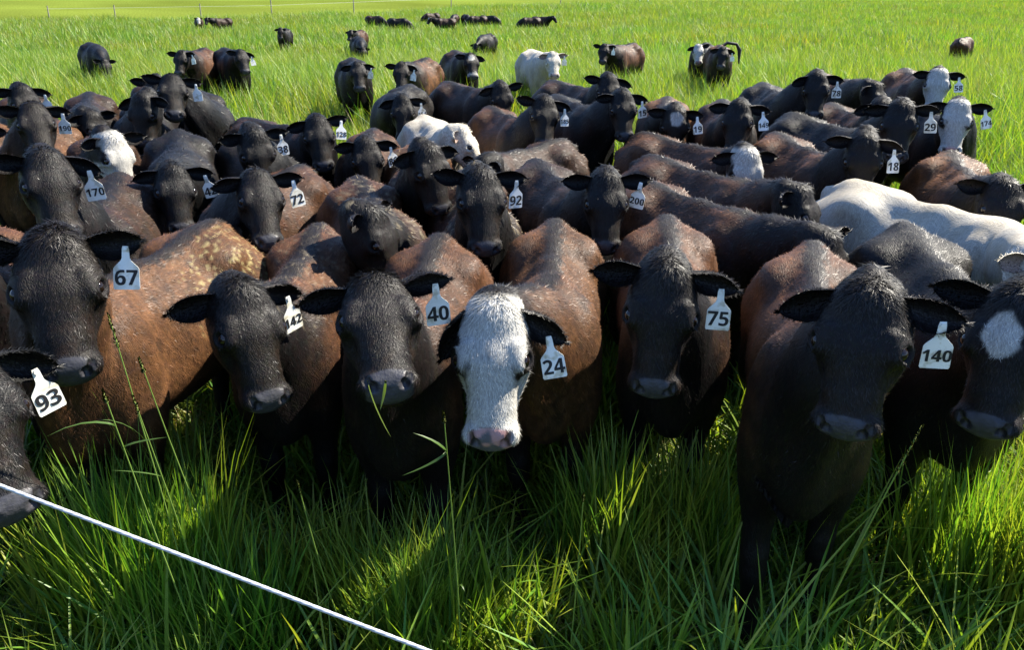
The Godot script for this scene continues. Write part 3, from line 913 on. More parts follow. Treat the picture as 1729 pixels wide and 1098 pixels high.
# tag, x, y, z, heading, size, head x, y, z (cow's own axes), head yaw, head pitch, detail, coat, look, number, label
var COWS := [
	["93", -1.816, 0.0, -1.991, 0.472, 0.968, 0.355, 1.166, 0.712, 0.355, 0.96, 0, "black", {"sweep": 0.1, "tag_yaw": 0.1, "droop": 0.12, "head": 0.9}, "93", "black cow at the left edge, head low beside the wire, tag 93"],
	["67", -1.261, 0.0, -2.577, -0.17, 1.004, 0.195, 1.261, 0.585, 0.557, 0.96, 0, "rust", {"full": true, "dung": 1.0, "brown_neck": true, "sweep": 0.1, "head": 0.9}, "67", "brown cow with dung flecks on its flank and ear tag 67"],
	["142", -0.773, 0.0, -2.73, 0.047, 0.952, -0.021, 1.144, 0.669, 0.536, 1.012, 0, "brown", {"slim": 0.92, "straw": 0.3, "head": 0.84}, "142", "black-faced brown cow with tag 142 beside the one tagged 40"],
	["40", -0.317, 0.0, -2.521, -0.081, 0.968, 0.013, 1.194, 0.607, 0.327, 0.524, 0, "brown", {"slim": 0.92, "sweep": -0.1, "tag_yaw": 0.0, "tag_roll": 0.05, "droop": -0.42, "tilt": 0.1, "head": 0.82}, "40", "cow with ear tag 40 holding grass in its mouth"],
	["24", 0.141, 0.0, -2.733, -0.073, 0.967, -0.135, 1.129, 0.818, 0.031, 1.047, 0, "rust", {"slim": 0.92, "full": true, "droop": 0.22, "droop_right": 0.72, "tilt": 0.15, "sweep": -0.1, "face": "white_eyes", "brown_neck": true, "head": 0.9}, "24", "white-faced brown cow with ear tag 24 in the front row"],
	["75", 0.582, 0.0, -2.765, -0.121, 0.975, -0.084, 1.197, 0.751, -0.128, 1.152, 0, "brown", {"slim": 0.92, "head": 0.84}, "75", "black-headed cow with ear tag 75 and a shaggy poll"],
	["140", 0.93, 0.0, -2.292, -0.305, 1.007, 0.061, 1.222, 0.603, -0.139, 1.082, 0, "brown", {"slim": 0.86, "swing": [-0.04, 0.27, 0.02, -0.03], "head": 0.84}, "140", "nearest cow, black head lowered, ear tag 140"],
	["none", 1.452, 0.0, -2.554, -0.167, 0.998, -0.101, 1.187, 0.799, -0.516, 1.082, 0, "black", {"face": "blaze", "head": 0.84}, "", "black cow with white forehead patch at the right edge, front row"],
	["none", -2.062, 0.0, -2.947, 0.529, 0.93, -0.028, 1.243, 0.715, 0.109, 1.047, 1, "brown", {}, "", "brown rump cut by the left edge behind the cow tagged 67"],
	["170", -1.8, 0.0, -3.462, 0.287, 1.003, -0.044, 1.296, 0.589, 0.29, 0.96, 1, "dark", {}, "170", "dark cow with ear tag 170 at the left"],
	["42", -1.936, 0.009, -4.687, 0.37, 1.005, -0.022, 1.039, 0.901, 0.032, 1.047, 1, "black", {}, "42", "black cow with tag 42, muzzle hidden behind a brown back"],
	["72", -1.217, 0.0, -3.84, -0.168, 0.966, 0.252, 1.174, 0.517, 0.563, 0.838, 1, "brown", {}, "72", "cow with ear tag 72, muzzle over the brown back in front"],
	["38", -1.522, 0.015, -4.884, 0.522, 0.948, -0.146, 1.182, 0.525, 0.129, 1.309, 1, "black", {}, "38", "black cow with ear tag 38, head lowered behind the one tagged 72"],
	["128", -1.582, 0.044, -5.635, 0.895, 0.929, -0.28, 1.145, 0.764, -0.523, 1.047, 1, "dark", {}, "128", "dark woolly cow with ear tag 128 turned to the right"],
	["86", -0.95, 0.029, -5.273, 0.053, 0.901, 0.083, 1.119, 0.703, 0.263, 1.082, 1, "brown", {}, "86", "brown cow with ear tag 86 in the middle of the herd"],
	["none", -0.635, 0.0, -3.627, 0.339, 0.957, -0.146, 1.124, 0.667, 0.867, 1.222, 1, "brown", {"straw": 0.5}, "", "brown cow with its head down between tags 142 and 40"],
	["92", -0.171, 0.0, -3.704, 0.151, 0.971, -0.039, 1.207, 0.528, 0.026, 1.047, 1, "dark", {"straw": 0.8}, "92", "dark cow with ear tag 92 and straw on its back"],
	["200", 0.236, 0.0, -3.993, 0.227, 0.968, 0.022, 1.153, 0.653, -0.26, 1.082, 1, "dark", {}, "200", "black-headed cow with ear tag 200 in the second row"],
	["none", -0.532, 0.006, -4.557, 0.101, 0.96, 0.051, 1.197, 0.775, 0.604, 1.222, 1, "rust", {"straw": 0.5}, "", "rusty brown cow with black head just before the white cow tagged 47"],
	["none", 0.047, 0.018, -4.967, -0.68, 0.912, 0.236, 1.057, 0.621, -0.145, 1.222, 1, "dark", {}, "", "grey-brown cow turned left behind the cow tagged 200"],
	["47", -0.543, 0.046, -5.676, 0.259, 0.919, 0.048, 1.078, 0.704, 1.097, 1.047, 1, "white", {}, "47", "white cow with ear tag 47 among the dark ones"],
	["154", -0.955, 0.102, -7.009, -0.09, 0.932, 0.19, 1.032, 0.721, 0.221, 1.082, 1, "black", {}, "154", "black cow with ear tag 154 behind the white one"],
	["185", -0.031, 0.061, -6.021, 0.332, 0.922, 0.092, 1.182, 0.553, -0.302, 1.082, 1, "brown", {}, "185", "cow with ear tag 185 and brown back"],
	["15", 0.479, 0.071, -6.245, 0.277, 0.969, 0.09, 1.146, 0.697, -0.203, 1.082, 1, "black", {}, "15", "large black cow with ear tag 15 standing over open grass"],
	["none", 0.553, 0.106, -7.158, 0.435, 0.953, -0.114, 1.148, 0.727, -0.378, 1.134, 1, "dark", {}, "", "dark cow just behind the black one tagged 15"],
	["none", -0.384, 0.111, -7.315, 0.53, 0.923, -0.057, 1.086, 0.722, -0.258, 1.222, 1, "dark", {}, "", "dark brown cow side-on behind the white cow tagged 47"],
	["149", 1.551, 0.057, -5.924, -0.151, 0.982, -0.02, 1.144, 0.843, -0.152, 1.082, 1, "dark", {}, "149", "dark cow with ear tag 149"],
	["19", 1.143, 0.07, -6.228, -0.236, 0.954, 0.126, 1.068, 0.718, 0.092, 1.309, 1, "rust", {"face": "star"}, "19", "brown cow, white star on its lowered forehead, ear tag 19"],
	["none", 1.097, 0.018, -4.967, 0.533, 0.945, -0.193, 1.079, 0.661, -0.472, 1.309, 1, "brown", {"face": "white"}, "", "brown-backed cow with white face turned down, near tag 18"],
	["none", 1.009, 0.001, -4.207, 0.478, 0.958, -0.17, 1.092, 0.822, 0.376, 1.134, 1, "brown", {"brown_neck": true}, "", "brown cow with grey spine line, head turned right beside the white cow"],
	["none", 0.852, 0.0, -3.625, 0.476, 0.957, 0.008, 1.021, 0.759, 0.339, 1.222, 1, "brown", {}, "", "dark-necked brown cow right behind the one tagged 75"],
	["18", 1.7, 0.009, -4.665, 0.075, 0.989, -0.0, 1.173, 0.65, -0.313, 1.309, 1, "brown", {}, "18", "brown cow with ear tag 18 and grizzled poll"],
	["29", 2.049, 0.029, -5.281, 0.192, 1.002, -0.066, 1.223, 0.766, -0.547, 1.082, 1, "black", {}, "29", "long black cow with ear tag 29"],
	["174", 2.917, 0.051, -5.804, 0.095, 0.981, -0.264, 1.165, 0.751, -0.557, 1.134, 1, "black", {"face": "white_eyes"}, "174", "white-faced black cow with ear tag 174"],
	["none", 2.46, 0.057, -5.942, -0.014, 0.954, -0.076, 1.158, 0.668, -0.235, 1.222, 1, "brown", {}, "", "brown back showing behind the black cow tagged 29"],
	["78", 2.114, 0.091, -6.732, -0.097, 0.986, 0.132, 1.195, 0.78, -0.115, 1.134, 1, "black", {}, "78", "black cow with ear tag 78"],
	["none", 2.859, 0.114, -7.438, -0.037, 0.984, 0.014, 1.04, 0.891, 0.664, 1.134, 1, "rust", {}, "", "rusty-rumped cow with black maned neck beside the one tagged 78"],
	["58", 3.601, 0.115, -7.498, -0.25, 1.007, 0.001, 1.103, 0.869, -0.169, 1.134, 1, "brown", {"face": "white"}, "58", "white-faced brown cow with ear tag 58 at the back right"],
	["none", 2.386, 0.001, -4.228, -0.325, 0.97, -0.0, 1.106, 0.867, 0.112, 1.047, 1, "rust", {}, "", "rusty brown cow with black neck, right edge below tag 174"],
	["none", 1.81, 0.0, -3.318, 0.393, 1.005, -0.394, 1.049, 0.722, 0.021, 1.047, 1, "white", {}, "", "white cow whose long back runs out of the right edge"],
	["190", -2.977, 0.022, -5.085, 0.267, 0.991, 0.191, 1.234, 0.654, 0.294, 0.838, 1, "rust", {"full": true, "brown_neck": true}, "190", "rusty brown cow with ear tag 190 at the left"],
	["-", -3.804, 0.079, -6.425, 0.535, 0.958, 0.011, 1.17, 0.774, 0.17, 1.134, 1, "dark", {}, "-", "dark cow behind the one tagged 190, pale tag seen edge-on"],
	["none", -3.435, 0.021, -5.065, 0.134, 0.974, 0.379, 1.156, 0.67, 0.455, 1.047, 1, "rust", {"full": true, "brown_neck": true}, "", "brown body at the left edge in front of tag 190"],
	["none", -2.424, 0.011, -4.733, 0.413, 0.982, 0.103, 1.16, 0.667, 0.562, 1.309, 1, "dark", {"face": "white"}, "", "dark cow with white patch on its lowered head, left of tag 42"],
	["none", -3.26, 0.076, -6.358, 0.432, 0.971, 0.03, 1.015, 0.895, 0.732, 1.309, 1, "dark", {}, "", "dark cow with rounded back turned from the tagged ones, upper left"],
	["none", -2.635, 0.054, -5.861, 0.3, 0.994, 0.103, 1.162, 0.637, -0.398, 1.309, 1, "black", {}, "", "black cow bent down below a raised black head, upper left"],
	["-", -2.383, 0.078, -6.397, 0.445, 0.978, -0.251, 1.227, 0.712, -0.145, 0.873, 1, "black", {}, "-", "black cow with raised head and pale tag, upper left"],
	["none", -3.089, 0.107, -7.18, 0.439, 0.938, -0.001, 1.135, 0.68, -0.208, 1.222, 1, "dark", {}, "", "small dark back half hidden behind the raised black head, upper left"],
	["none", -7.148, 0.003, -14.5, 0.598, 0.92, 0, 0.78, 0.9, 0.15, 1.15, 2, "black", {"group": "cattle out in the field"}, "", "black cow with lowered head, alone in grass at upper left"],
	["-", -4.279, 0.115, -11.5, 0.112, 0.92, 0, 1.03, 0.8, -0.2, 0.95, 2, "brown", {"group": "cattle out in the field"}, "-", "brown cow with pale ear tag beside a black one, upper left field"],
	["-", -3.865, 0.113, -11.6, 0.496, 0.92, 0, 1.03, 0.8, 0.05, 0.95, 2, "black", {"group": "cattle out in the field"}, "-", "black cow standing right of a brown one, upper left field"],
	["-", -1.841, 0.12, -9.8, 0.238, 0.92, 0, 1.03, 0.8, 0, 0.95, 2, "black", {"group": "cattle out in the field"}, "-", "black cow standing square in the grass, left of the rust one"],
	["-", -1.089, 0.12, -9.8, -0.134, 0.92, 0, 1.03, 0.8, 0.15, 0.95, 2, "rust", {"group": "cattle out in the field"}, "-", "rust-coloured cow right of the square-standing black one"],
	["none", -0.68, 0.12, -11, 0.236, 0.92, 0, 1.03, 0.8, 0, 0.95, 2, "dark", {"face": "snip", "group": "cattle out in the field"}, "", "dark cow with white muzzle band in the open field"],
	["none", -3.953, -0.323, -22, 0.265, 0.92, 0, 0.78, 0.9, 0.2, 1.15, 2, "black", {"group": "cattle out in the field"}, "", "small black cow, head lowered, straight behind the square-standing black one"],
	["none", -4.693, -0.36, -26, -0.083, 0.92, 0, 1.03, 0.8, -0.2, 0.95, 2, "brown", {"group": "cattle out in the field"}, "", "small brown cow, further off above a black one"],
	["none", -7.199, -0.36, -27, 0.121, 0.92, 0, 1.05, 0.8, 0.1, 1.1, 2, "black", {"group": "cattle out in the field"}, "", "lone small black cow in the field, left of centre"],
	["none", -14.587, -0.45, -40, 0.35, 0.85, 0, 1.03, 0.8, 0, 0.95, 2, "brown", {"face": "white", "group": "cattle out in the field"}, "", "small pale-faced cow, leftmost of the far pair"],
	["none", -13.544, -0.45, -40, -0.721, 0.85, 0, 1.03, 0.8, 0.5, 0.95, 2, "dark", {"group": "cattle out in the field"}, "", "small dark cow, right one of the far left pair"],
	["none", -0.738, -0.36, -24, -0.283, 0.92, 0, 0.78, 0.9, -0.2, 1.15, 2, "black", {"group": "cattle out in the field"}, "", "small black cow bending down at the centre of the field"],
	["-", 0.344, 0.119, -11.2, 0.214, 0.92, 0, 1.03, 0.8, -0.1, 0.95, 2, "white", {"group": "cattle out in the field"}, "-", "white cow standing alone in the open field"],
	["-", 1.864, 0.012, -14.2, -0.549, 0.92, 0, 1.03, 0.8, 0.3, 0.95, 2, "brown", {"group": "cattle out in the field"}, "-", "brown cow with black head, right of the white field cow"],
	["-", 3.143, 0.069, -12.8, -0.188, 0.92, 0, 1.03, 0.8, -0.1, 0.95, 2, "rust", {"tail": true, "group": "cattle out in the field"}, "-", "brown cow with its tail raised, white-faced one beside it"],
	["none", 3.197, 0.012, -14.2, -0.326, 0.92, 0, 1.03, 0.8, 0.25, 0.95, 2, "black", {"face": "white", "group": "cattle out in the field"}, "", "white-faced black cow beside the one with raised tail"],
	["none", 11.692, -0.323, -22, 2.444, 0.92, 0, 0.42, 0.86, 0, 1.25, 2, "brown", {"group": "cattle out in the field"}, "", "lone brown cow seen from behind at the far right"],
	["none", -6.825, -0.45, -43, 1.24, 0.85, 0, 0.42, 0.86, 0, 1.25, 2, "dark", {"group": "cattle out in the field"}, "", "far grazing cow, leftmost of the row at the top"],
	["none", -5.256, -0.45, -40, 1.527, 0.85, 0, 0.42, 0.86, 0, 1.25, 2, "black", {"group": "cattle out in the field"}, "", "far black cow grazing to the right, second in the top row"],
	["none", -4.427, -0.447, -47, -0.953, 0.85, 0, 0.42, 0.86, 0, 1.25, 2, "dark", {"group": "cattle out in the field"}, "", "far dark cow, third from left in the top row"],
	["none", -3.142, -0.45, -40, -1.231, 0.85, 0, 1.03, 0.8, 0.4, 0.95, 2, "dark", {"face": "star", "group": "cattle out in the field"}, "", "far cow with raised pale-marked head in the top row"],
	["none", -3.007, -0.45, -45, -0.143, 0.85, 0, 0.42, 0.86, 0, 1.25, 2, "dark", {"group": "cattle out in the field"}, "", "far dark cow seen end-on, left of another in the top row"],
	["none", -2.39, -0.45, -45, 0.297, 0.85, 0, 0.42, 0.86, 0, 1.25, 2, "dark", {"group": "cattle out in the field"}, "", "far dark cow seen end-on, right of another in the top row"],
	["none", -1.784, -0.45, -43, -1.32, 0.85, 0, 0.42, 0.86, 0, 1.25, 2, "dark", {"group": "cattle out in the field"}, "", "far cow grazing left, touching the black one in the top row"],
	["none", -1.148, -0.45, -43.5, 1.248, 0.85, 0, 0.42, 0.86, 0, 1.25, 2, "black", {"group": "cattle out in the field"}, "", "far black cow standing right of a left-grazing one, top row"],
	["none", 0.83, -0.45, -41, -1.416, 0.85, 0, 0.42, 0.86, 0, 1.25, 2, "dark", {"group": "cattle out in the field"}, "", "far dark cow of the rightmost pair, grazing left"],
	["none", 1.426, -0.45, -42, 1.013, 0.85, 0, 1.03, 0.8, 0.2, 0.95, 2, "dark", {"group": "cattle out in the field"}, "", "far dark cow, rightmost of the top row"],
]

const SUN_E := 1.6
const SUN_AZ := 27.0
const SUN_EL := 45.0
const EXPOSURE := 3.3

func fence_z(x: float) -> float:
	# the far wire fence runs from near left to far right
	return -(66.5 + 0.86 * x) if x > -15.0 else -(54.0 + 0.3 * (x + 15.0))

func tube(pts: PackedVector3Array, radii: PackedFloat32Array, sides: int) -> ArrayMesh:
	var v := PackedVector3Array()
	var n := PackedVector3Array()
	var idx := PackedInt32Array()
	for k in pts.size():
		var d := (pts[mini(k + 1, pts.size() - 1)] - pts[maxi(k - 1, 0)]).normalized()
		var a := d.cross(Vector3.UP if absf(d.y) < 0.9 else Vector3.RIGHT).normalized()
		var b := d.cross(a)
		for j in sides:
			var q := a * cos(TAU * j / sides) + b * sin(TAU * j / sides)
			v.append(pts[k] + q * radii[k])
			n.append(q)
	for k in pts.size() - 1:
		for j in sides:
			var o := k * sides + j
			var p := k * sides + (j + 1) % sides
			idx.append_array(PackedInt32Array([o, o + sides, p, p, o + sides, p + sides]))
	return array_mesh(v, n, PackedColorArray(), idx)

func plain(c: Color, rough := 0.7) -> StandardMaterial3D:
	var m := StandardMaterial3D.new()
	m.albedo_color = c
	m.roughness = rough
	return m

func make_ground() -> void:
	var zs := [8.0]
	while zs[-1] > -520.0:
		zs.append(zs[-1] - maxf(0.4, 0.06 * absf(zs[-1])))
	var v := PackedVector3Array()
	var n := PackedVector3Array()
	var c := PackedColorArray()
	var idx := PackedInt32Array()
	var nx := 60
	for z in zs:
		var half := 14.0 + 1.5 * absf(z)
		for k in nx + 1:
			var x := lerpf(-half, half, float(k) / nx)
			v.append(Vector3(x, ground_y(x, z), z))
			var e := 0.5
			n.append(Vector3(ground_y(x - e, z) - ground_y(x + e, z), 2.0 * e, ground_y(x, z - e) - ground_y(x, z + e)).normalized())
			var k1 := noise.get_noise_2d(x * 0.05, z * 0.05)
			var col := Vector3(0.060, 0.075, 0.022)
			if z < fence_z(x):
				col = Vector3(0.200, 0.255, 0.045) * (1.0 + 0.3 * k1)
			c.append(Color(col.x, col.y, col.z))
	for a in zs.size() - 1:
		for k in nx:
			var o := a * (nx + 1) + k
			idx.append_array(PackedInt32Array([o, o + nx + 1, o + 1, o + 1, o + nx + 1, o + nx + 2]))
	var m := StandardMaterial3D.new()
	m.vertex_color_use_as_albedo = true
	m.roughness = 1.0
	m.metallic_specular = 0.0
	var t := NoiseTexture2D.new()
	t.width = 512
	t.height = 512
	t.seamless = true
	var f := FastNoiseLite.new()
	f.frequency = 0.03
	f.fractal_octaves = 5
	t.noise = f
	var ramp := Gradient.new()
	ramp.set_color(0, Color(0.55, 0.55, 0.5))
	ramp.set_color(1, Color(1, 1, 1))
	t.color_ramp = ramp
	m.albedo_texture = t
	m.uv1_triplanar = true
	m.uv1_world_triplanar = true
	m.uv1_scale = Vector3(0.35, 0.35, 0.35)
	var g := mesh_node("ground", array_mesh(v, n, c, idx), m, self)
	tag(g, "", "", "", "structure")

func near_cow(x: float, z: float) -> float:
	var best := 99.0
	for r in COWS:
		var dx: float = x - r[1]
		var dz: float = z - r[3]
		if absf(dx) > 1.6 or absf(dz) > 1.6: continue
		var f := Vector2(sin(r[4]), cos(r[4]))
		var a := clampf(dx * f.x + dz * f.y, -0.6, 0.5)
		best = minf(best, Vector2(dx - a * f.x, dz - a * f.y).length())
	return best

func make_grass() -> void:
	rng.seed = 77
	# by the wire and between the legs
	var kinds := [
		grass_patch(30, 0.07, 0.16, 0.36, 0.005, 0.0105, 0.75, 0.05),
		grass_patch(24, 0.10, 0.10, 0.30, 0.005, 0.0105, 1.25, 0.10),
		grass_patch(34, 0.06, 0.22, 0.48, 0.005, 0.0100, 0.45, 0.02, 4),
		grass_patch(40, 0.12, 0.06, 0.20, 0.0035, 0.0075, 1.4, 0.16),
		grass_patch(9, 0.09, 0.22, 0.46, 0.009, 0.0160, 1.05, 0.01, 6),
	]
	var spots := [[], [], [], [], []]
	for k in 4600:
		var z := rng.randf_range(-1.05, -4.6)
		var x := rng.randf_range(-1.0, 1.0) * (1.2 - 0.75 * z)
		var kind := [0, 4, 1, 1, 4, 3, 3, 2, 4][rng.randi() % 9] as int
		if near_cow(x, z) < 0.45: kind = [1, 3, 3, 4][rng.randi() % 4]
		if kind == 2 and noise.get_noise_2d(x * 1.3, z * 1.3) < 0.0: kind = 3
		spots[kind].append(place(x, z, rng.randf_range(0.8, 1.2), rng.randf_range(0.75, 1.15), rng.randf_range(0.75, 1.15)))
	# tall clumps that the cattle have not trodden
	for a in CLUMPS:
		for k in int(a[3]):
			var q := Vector2.from_angle(rng.randf() * TAU) * float(a[2]) * sqrt(rng.randf())
			spots[2].append(place(a[0] + q.x, a[1] + q.y * 0.7, rng.randf_range(0.9, 1.15), rng.randf_range(0.85, 1.25) * float(a[4]), rng.randf_range(0.85, 1.2)))
	var said := ["green grass in bent tufts along the wire", "long grass blades flattened by the herd", "upright tall grass tufts at the front legs", "short trampled grass and stubble underfoot", "broad bent grass blades in the foreground"]
	for k in 5: scatter("grass", said[k], kinds[k], spots[k])
	# among and around the herd
	var low := grass_patch(60, 0.17, 0.16, 0.34, 0.006, 0.010, 0.6, 0.04)
	var tall := grass_patch(230, 0.50, 0.34, 0.62, 0.006, 0.012, 0.75, 0.05)
	var far := grass_patch(300, 1.05, 0.36, 0.66, 0.014, 0.026, 0.75, 0.05)
	var a_low := []
	var a_tall := []
	var a_far := []
	for k in 5200:
		var z := rng.randf_range(-3.4, -9.0)
		var x := rng.randf_range(-1.0, 1.0) * (1.6 - 0.78 * z)
		if near_cow(x, z) < 0.62:
			if k % 2 == 0: a_low.append(place(x, z, rng.randf_range(0.8, 1.2), rng.randf_range(0.7, 1.2), rng.randf_range(0.85, 1.1)))
		elif k % 4 == 0 and near_cow(x, z) > 0.8:
			a_tall.append(place(x, z, rng.randf_range(0.8, 1.1), rng.randf_range(0.75, 1.0), rng.randf_range(0.9, 1.1)))
	for k in 2400:
		var z := -sqrt(rng.randf_range(64.0, 560.0))
		var x := rng.randf_range(-1.0, 1.0) * (2.0 - 0.78 * z)
		a_tall.append(place(x, z, rng.randf_range(0.85, 1.25), rng.randf_range(0.75, 1.1), rng.randf_range(0.88, 1.12)))
	for k in 9000:
		var z := -sqrt(rng.randf_range(440.0, 12500.0))
		var x := rng.randf_range(-1.0, 1.0) * (3.0 - 0.80 * z)
		if z < fence_z(x): continue
		a_far.append(place(x, z, rng.randf_range(0.85, 1.25), rng.randf_range(0.75, 1.1), rng.randf_range(0.9, 1.1)))
	scatter("grass", "grass grazed short between the cattle", low, a_low)
	scatter("meadow_grass", "tall sunlit meadow grass around and behind the herd", tall, a_tall)
	scatter("meadow_grass", "distant meadow grass reaching the far fence", far, a_far)

const CLUMPS := [[-1.02, -1.86, 0.20, 34, 1.35], [-0.80, -1.80, 0.18, 16, 1.05], [-1.25, -1.95, 0.15, 12, 1.2], [-0.30, -1.84, 0.20, 30, 0.95], [-0.05, -1.85, 0.15, 12, 0.8], [-0.55, -2.0, 0.2, 14, 0.85],
	[0.33, -2.2, 0.16, 18, 1.1], [0.60, -2.22, 0.16, 20, 1.0], [0.45, -2.0, 0.15, 8, 0.75], [1.52, -1.95, 0.18, 30, 1.4], [1.40, -2.2, 0.15, 10, 1.1]]

func stalk(base: Vector3, top: Vector3, bend_by: Vector3, head: float, leaves: Array, label: String) -> void:
	var o := Node3D.new()
	o.name = numbered("grass_stalk")
	add_child(o)
	o.position = base
	tag(o, label, "grass stalk", "flowering grass stalks by the wire")
	var tip := top - base
	var pts := PackedVector3Array()
	var rad := PackedFloat32Array()
	for k in 11:
		var t := k / 10.0
		pts.append(tip * t + bend_by * sin(PI * t) * 0.5)
		rad.append(lerpf(0.0024, 0.0011, t))
	mesh_node("stem", tube(pts, rad, 6), STEM, o)
	for l in leaves:
		var v := PackedVector3Array()
		var n := PackedVector3Array()
		var c := PackedColorArray()
		var idx := PackedInt32Array()
		var t: float = l[0]
		blade(v, n, c, idx, tip * t + bend_by * sin(PI * t) * 0.5, l[1], Vector2(l[2], l[3]), 0.0045, l[4], Color(0.085, 0.15, 0.03), 5)
		mesh_node("leaf", array_mesh(v, n, c, idx), grass_mat, o)
	if head > 0.0:
		# spikelets set round the top of the stem
		var st := SurfaceTool.new()
		st.begin(Mesh.PRIMITIVE_TRIANGLES)
		var along := (pts[10] - pts[8]).normalized()
		var one := SphereMesh.new()
		one.radius = 0.5
		one.height = 1.0
		one.radial_segments = 6
		one.rings = 3
		for k in 26:
			var t := k / 26.0
			var out := Vector3(rng.randfn(), rng.randfn() * 0.4, rng.randfn()).normalized()
			var d := (along + out * 0.45).normalized()
			var b := Basis(d.cross(out).normalized(), d, d.cross(d.cross(out)).normalized()).scaled_local(Vector3(0.0032, 0.0095, 0.0032))
			st.append_from(one, 0, Transform3D(b, pts[10] + along * (t - 0.7) * head + out * 0.0035 * (1.2 - t)))
		mesh_node("seed_head", st.commit(), SEED, o)

var STEM: StandardMaterial3D
var SEED: StandardMaterial3D

func make_stalks() -> void:
	STEM = plain(Color(0.42, 0.52, 0.22), 0.5)
	SEED = plain(Color(0.52, 0.56, 0.26), 0.7)
	rng.seed = 9
	stalk(Vector3(-0.86, 0, -1.72), Vector3(-0.823, 1.24, -1.52), Vector3(0.03, 0, 0.02), 0.085, [[0.75, 0.10, -0.09, 0.02, 0.03], [0.55, 0.16, 0.06, 0.05, 0.0]], "tallest flowering grass stalk, in front of the cow tagged 67")
	stalk(Vector3(-0.80, 0, -1.70), Vector3(-0.78, 1.088, -1.468), Vector3(0.02, 0, 0.0), 0.05, [[0.8, 0.03, -0.10, 0.02, 0.0], [0.6, 0.12, 0.03, 0.05, 0.0]], "short flowering grass stalk below the cow tagged 67")
	stalk(Vector3(-0.72, 0, -1.80), Vector3(-0.814, 1.118, -1.59), Vector3(-0.03, 0, 0.0), 0.04, [[0.6, 0.10, 0.05, 0.03, 0.0]], "thin grass stalk rising against the dark belly, left")
	stalk(Vector3(-0.78, 0, -1.62), Vector3(-0.808, 1.132, -1.413), Vector3(0.0, 0, 0.02), 0.03, [[0.93, 0.04, -0.13, 0.03, 0.05], [0.88, 0.03, 0.10, 0.01, 0.0]], "grass stalk with long sideways leaves under tag 93")
	stalk(Vector3(-0.14, 0, -1.72), Vector3(-0.146, 1.029, -1.511), Vector3(0.01, 0, 0.02), 0.03, [[0.9, 0.06, -0.07, 0.02, 0.0], [0.9, -0.05, -0.10, 0.02, 0.0], [0.45, 0.06, 0.02, 0.02, 0.05]], "single tall grass stalk below the white muzzle")
	stalk(Vector3(-0.48, 0, -1.85), Vector3(-0.477, 0.853, -1.512), Vector3(-0.02, 0, 0.0), 0.05, [[0.5, 0.16, -0.04, 0.02, 0.0]], "grass stalk left of the single tall one")
	stalk(Vector3(0.70, 0, -1.55), Vector3(0.684, 1.166, -1.182), Vector3(-0.05, 0, 0.02), 0.13, [[0.5, 0.16, 0.06, 0.02, 0.02], [0.35, 0.2, -0.05, 0.02, 0.0]], "grass stalk with leaning seed head before the cow tagged 140")
	stalk(Vector3(0.16, 0, -1.75), Vector3(0.155, 0.858, -1.46), Vector3(0.0, 0, 0.03), 0.02, [[0.7, 0.12, 0.03, 0.02, 0.0]], "bare thin grass stalk right of the sunlit tuft")

func make_wire() -> void:
	var a := Vector3(-0.715, 1.235, -0.946)
	var b := Vector3(-0.113, 1.07, -0.809)
	var d := b - a
	# three strands laid round each other
	var st := SurfaceTool.new()
	st.begin(Mesh.PRIMITIVE_TRIANGLES)
	var side := d.cross(Vector3.UP).normalized()
	var up := side.cross(d.normalized())
	for s in 3:
		var pts := PackedVector3Array()
		var rad := PackedFloat32Array()
		for k in 901:
			var t := lerpf(-1.7, 3.4, k / 900.0)
			var turn := t * d.length() / 0.045 * TAU + TAU * s / 3.0
			pts.append(a + d * t + (side * cos(turn) + up * sin(turn)) * 0.0006)
			rad.append(0.0023)
		st.append_from(tube(pts, rad, 7), 0, Transform3D())
	var m := plain(Color(0.72, 0.73, 0.74), 0.40)
	m.metallic = 0.15
	var w := mesh_node("fence_cable", st.commit(), m, self)
	tag(w, "taut silvery fence cable slanting across the lower left corner", "cable")

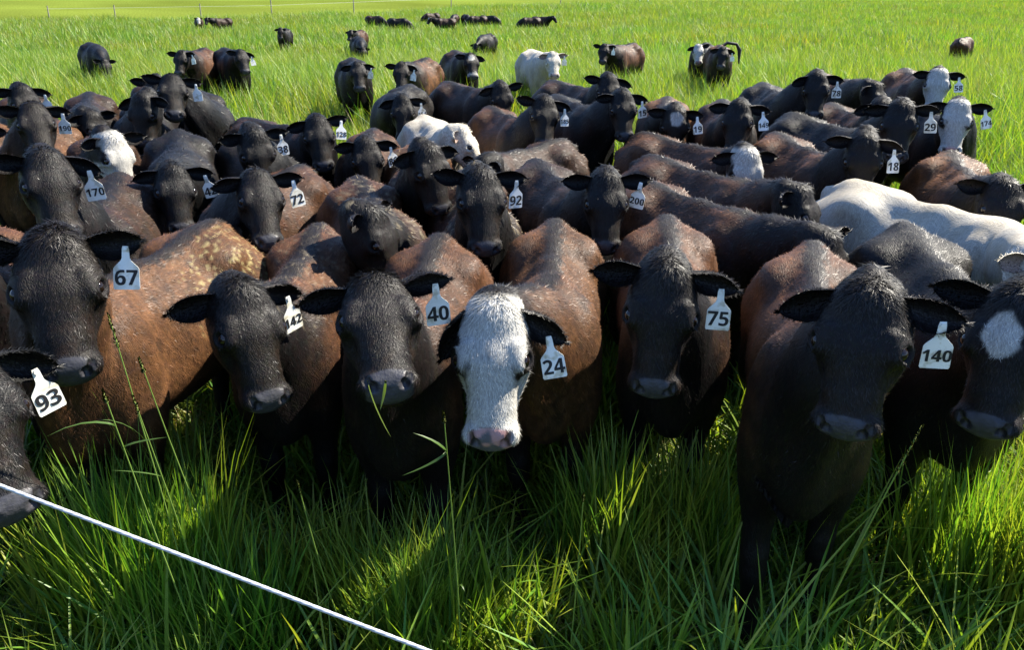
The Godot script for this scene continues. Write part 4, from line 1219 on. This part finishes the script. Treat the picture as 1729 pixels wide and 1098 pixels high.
func make_far_fence() -> void:
	var wood := plain(Color(0.55, 0.52, 0.46), 0.8)
	var pale := plain(Color(0.85, 0.86, 0.84), 0.6)
	var spots := [-27.0, -23.6, -19.0, -15.0, -10.5, -4.4, 3.9, 30.0]
	var said := ["leftmost thin post of the far wire fence", "second post from left on the far fence", "thin far fence post above the pair of small cows at left", "stout far fence post, upper left", "far fence post left of the grazing row", "dark far fence post above the grazing row", "far fence post right of the grazing row", "far fence post at upper right"]
	var tops := PackedVector3Array()
	for k in spots.size():
		var x: float = spots[k]
		var z := fence_z(x) + 0.2
		var y := ground_y(x, z)
		var hgt := 1.35 if k in [3, 5] else 1.15
		var p := mesh_node(numbered("fence_post"), tube(PackedVector3Array([Vector3.ZERO, Vector3(0.03, hgt * 0.97, 0), Vector3(0.03, hgt, 0)]), PackedFloat32Array([0.038, 0.034, 0.012]), 8), wood, self)
		p.position = Vector3(x, y - 0.02, z)
		tag(p, said[k], "fence post", "posts of the far fence")
		tops.append(Vector3(x, y + 0.95, z + 0.06))
	for k in 2:
		var x: float = [11.6, 22.5][k]
		var z := fence_z(x) + 0.2
		var y := ground_y(x, z)
		var f := Node3D.new()
		f.name = numbered("fence_brace")
		add_child(f)
		f.position = Vector3(x, y, z)
		tag(f, ["pale far fence brace of two posts and a rail, left one", "pale far fence brace of two posts and a rail, right one"][k], "fence brace", "braces of the far fence")
		for s in [-0.35, 0.35]:
			mesh_node("post", tube(PackedVector3Array([Vector3(s, -0.02, 0), Vector3(s, 1.25, 0)]), PackedFloat32Array([0.06, 0.055]), 8), pale, f)
		mesh_node("rail", tube(PackedVector3Array([Vector3(-0.42, 1.18, 0.05), Vector3(0.42, 1.18, 0.05)]), PackedFloat32Array([0.05, 0.05]), 8), pale, f)
		tops.append(Vector3(x, y + 0.95, z + 0.06))
	var sorted := Array(tops)
	sorted.sort_custom(func(p, q): return p.x < q.x)
	var line := PackedVector3Array(sorted)
	var rad := PackedFloat32Array()
	rad.resize(line.size())
	rad.fill(0.005)
	tag(mesh_node("fence_wire", tube(line, rad, 5), pale, self), "thin pale wire strung along the far fence posts", "wire")

func make_wisps() -> void:
	# grass hanging from the mouth of one cow
	rng.seed = 4
	for k in 2:
		var v := PackedVector3Array()
		var n := PackedVector3Array()
		var c := PackedColorArray()
		var idx := PackedInt32Array()
		var l: float = [0.13, 0.06][k]
		blade(v, n, c, idx, Vector3.ZERO, -l, Vector2([0.05, -0.012][k], 0.03), 0.005, 0.0, Color(0.12, 0.17, 0.035), 6)
		var w := mesh_node(numbered("grass_wisp"), array_mesh(v, n, c, idx), grass_mat, self)
		w.position = Vector3([-0.326, -0.285][k], 1.056, -1.62)
		tag(w, ["longer grass blade hanging from the mouth of the cow tagged 40", "shorter grass blade hanging from the mouth of the cow tagged 40"][k], "grass blade", "grass in a cow's mouth")

func _ready() -> void:
	var cam := Camera3D.new()
	cam.name = "camera"
	cam.fov = 44.06
	cam.far = 1500.0
	add_child(cam)
	cam.position = Vector3(0, CAM_H, 0)
	cam.rotation_degrees.x = -PITCH
	make_sky(EXPOSURE)
	make_materials()
	make_ground()
	make_far_fence()
	rng.seed = 5
	lods.append(make_lod(0.016, 0.0055, 48000, 0.018, 0.0010, 19000, 0.0007, Vector2i(14, 12), 2200))
	lods.append(make_lod(0.027, 0.0110, 17000, 0.023, 0.0018, 4000, 0.0012, Vector2i(10, 8), 300))
	lods.append(make_lod(0.045, 0.0200, 2500, 0.028, 0.0045, 500, 0.0030, Vector2i(6, 6), 60))
	for r in COWS: add_cow(r)
	make_grass()
	make_wire()
	make_stalks()
	make_wisps()
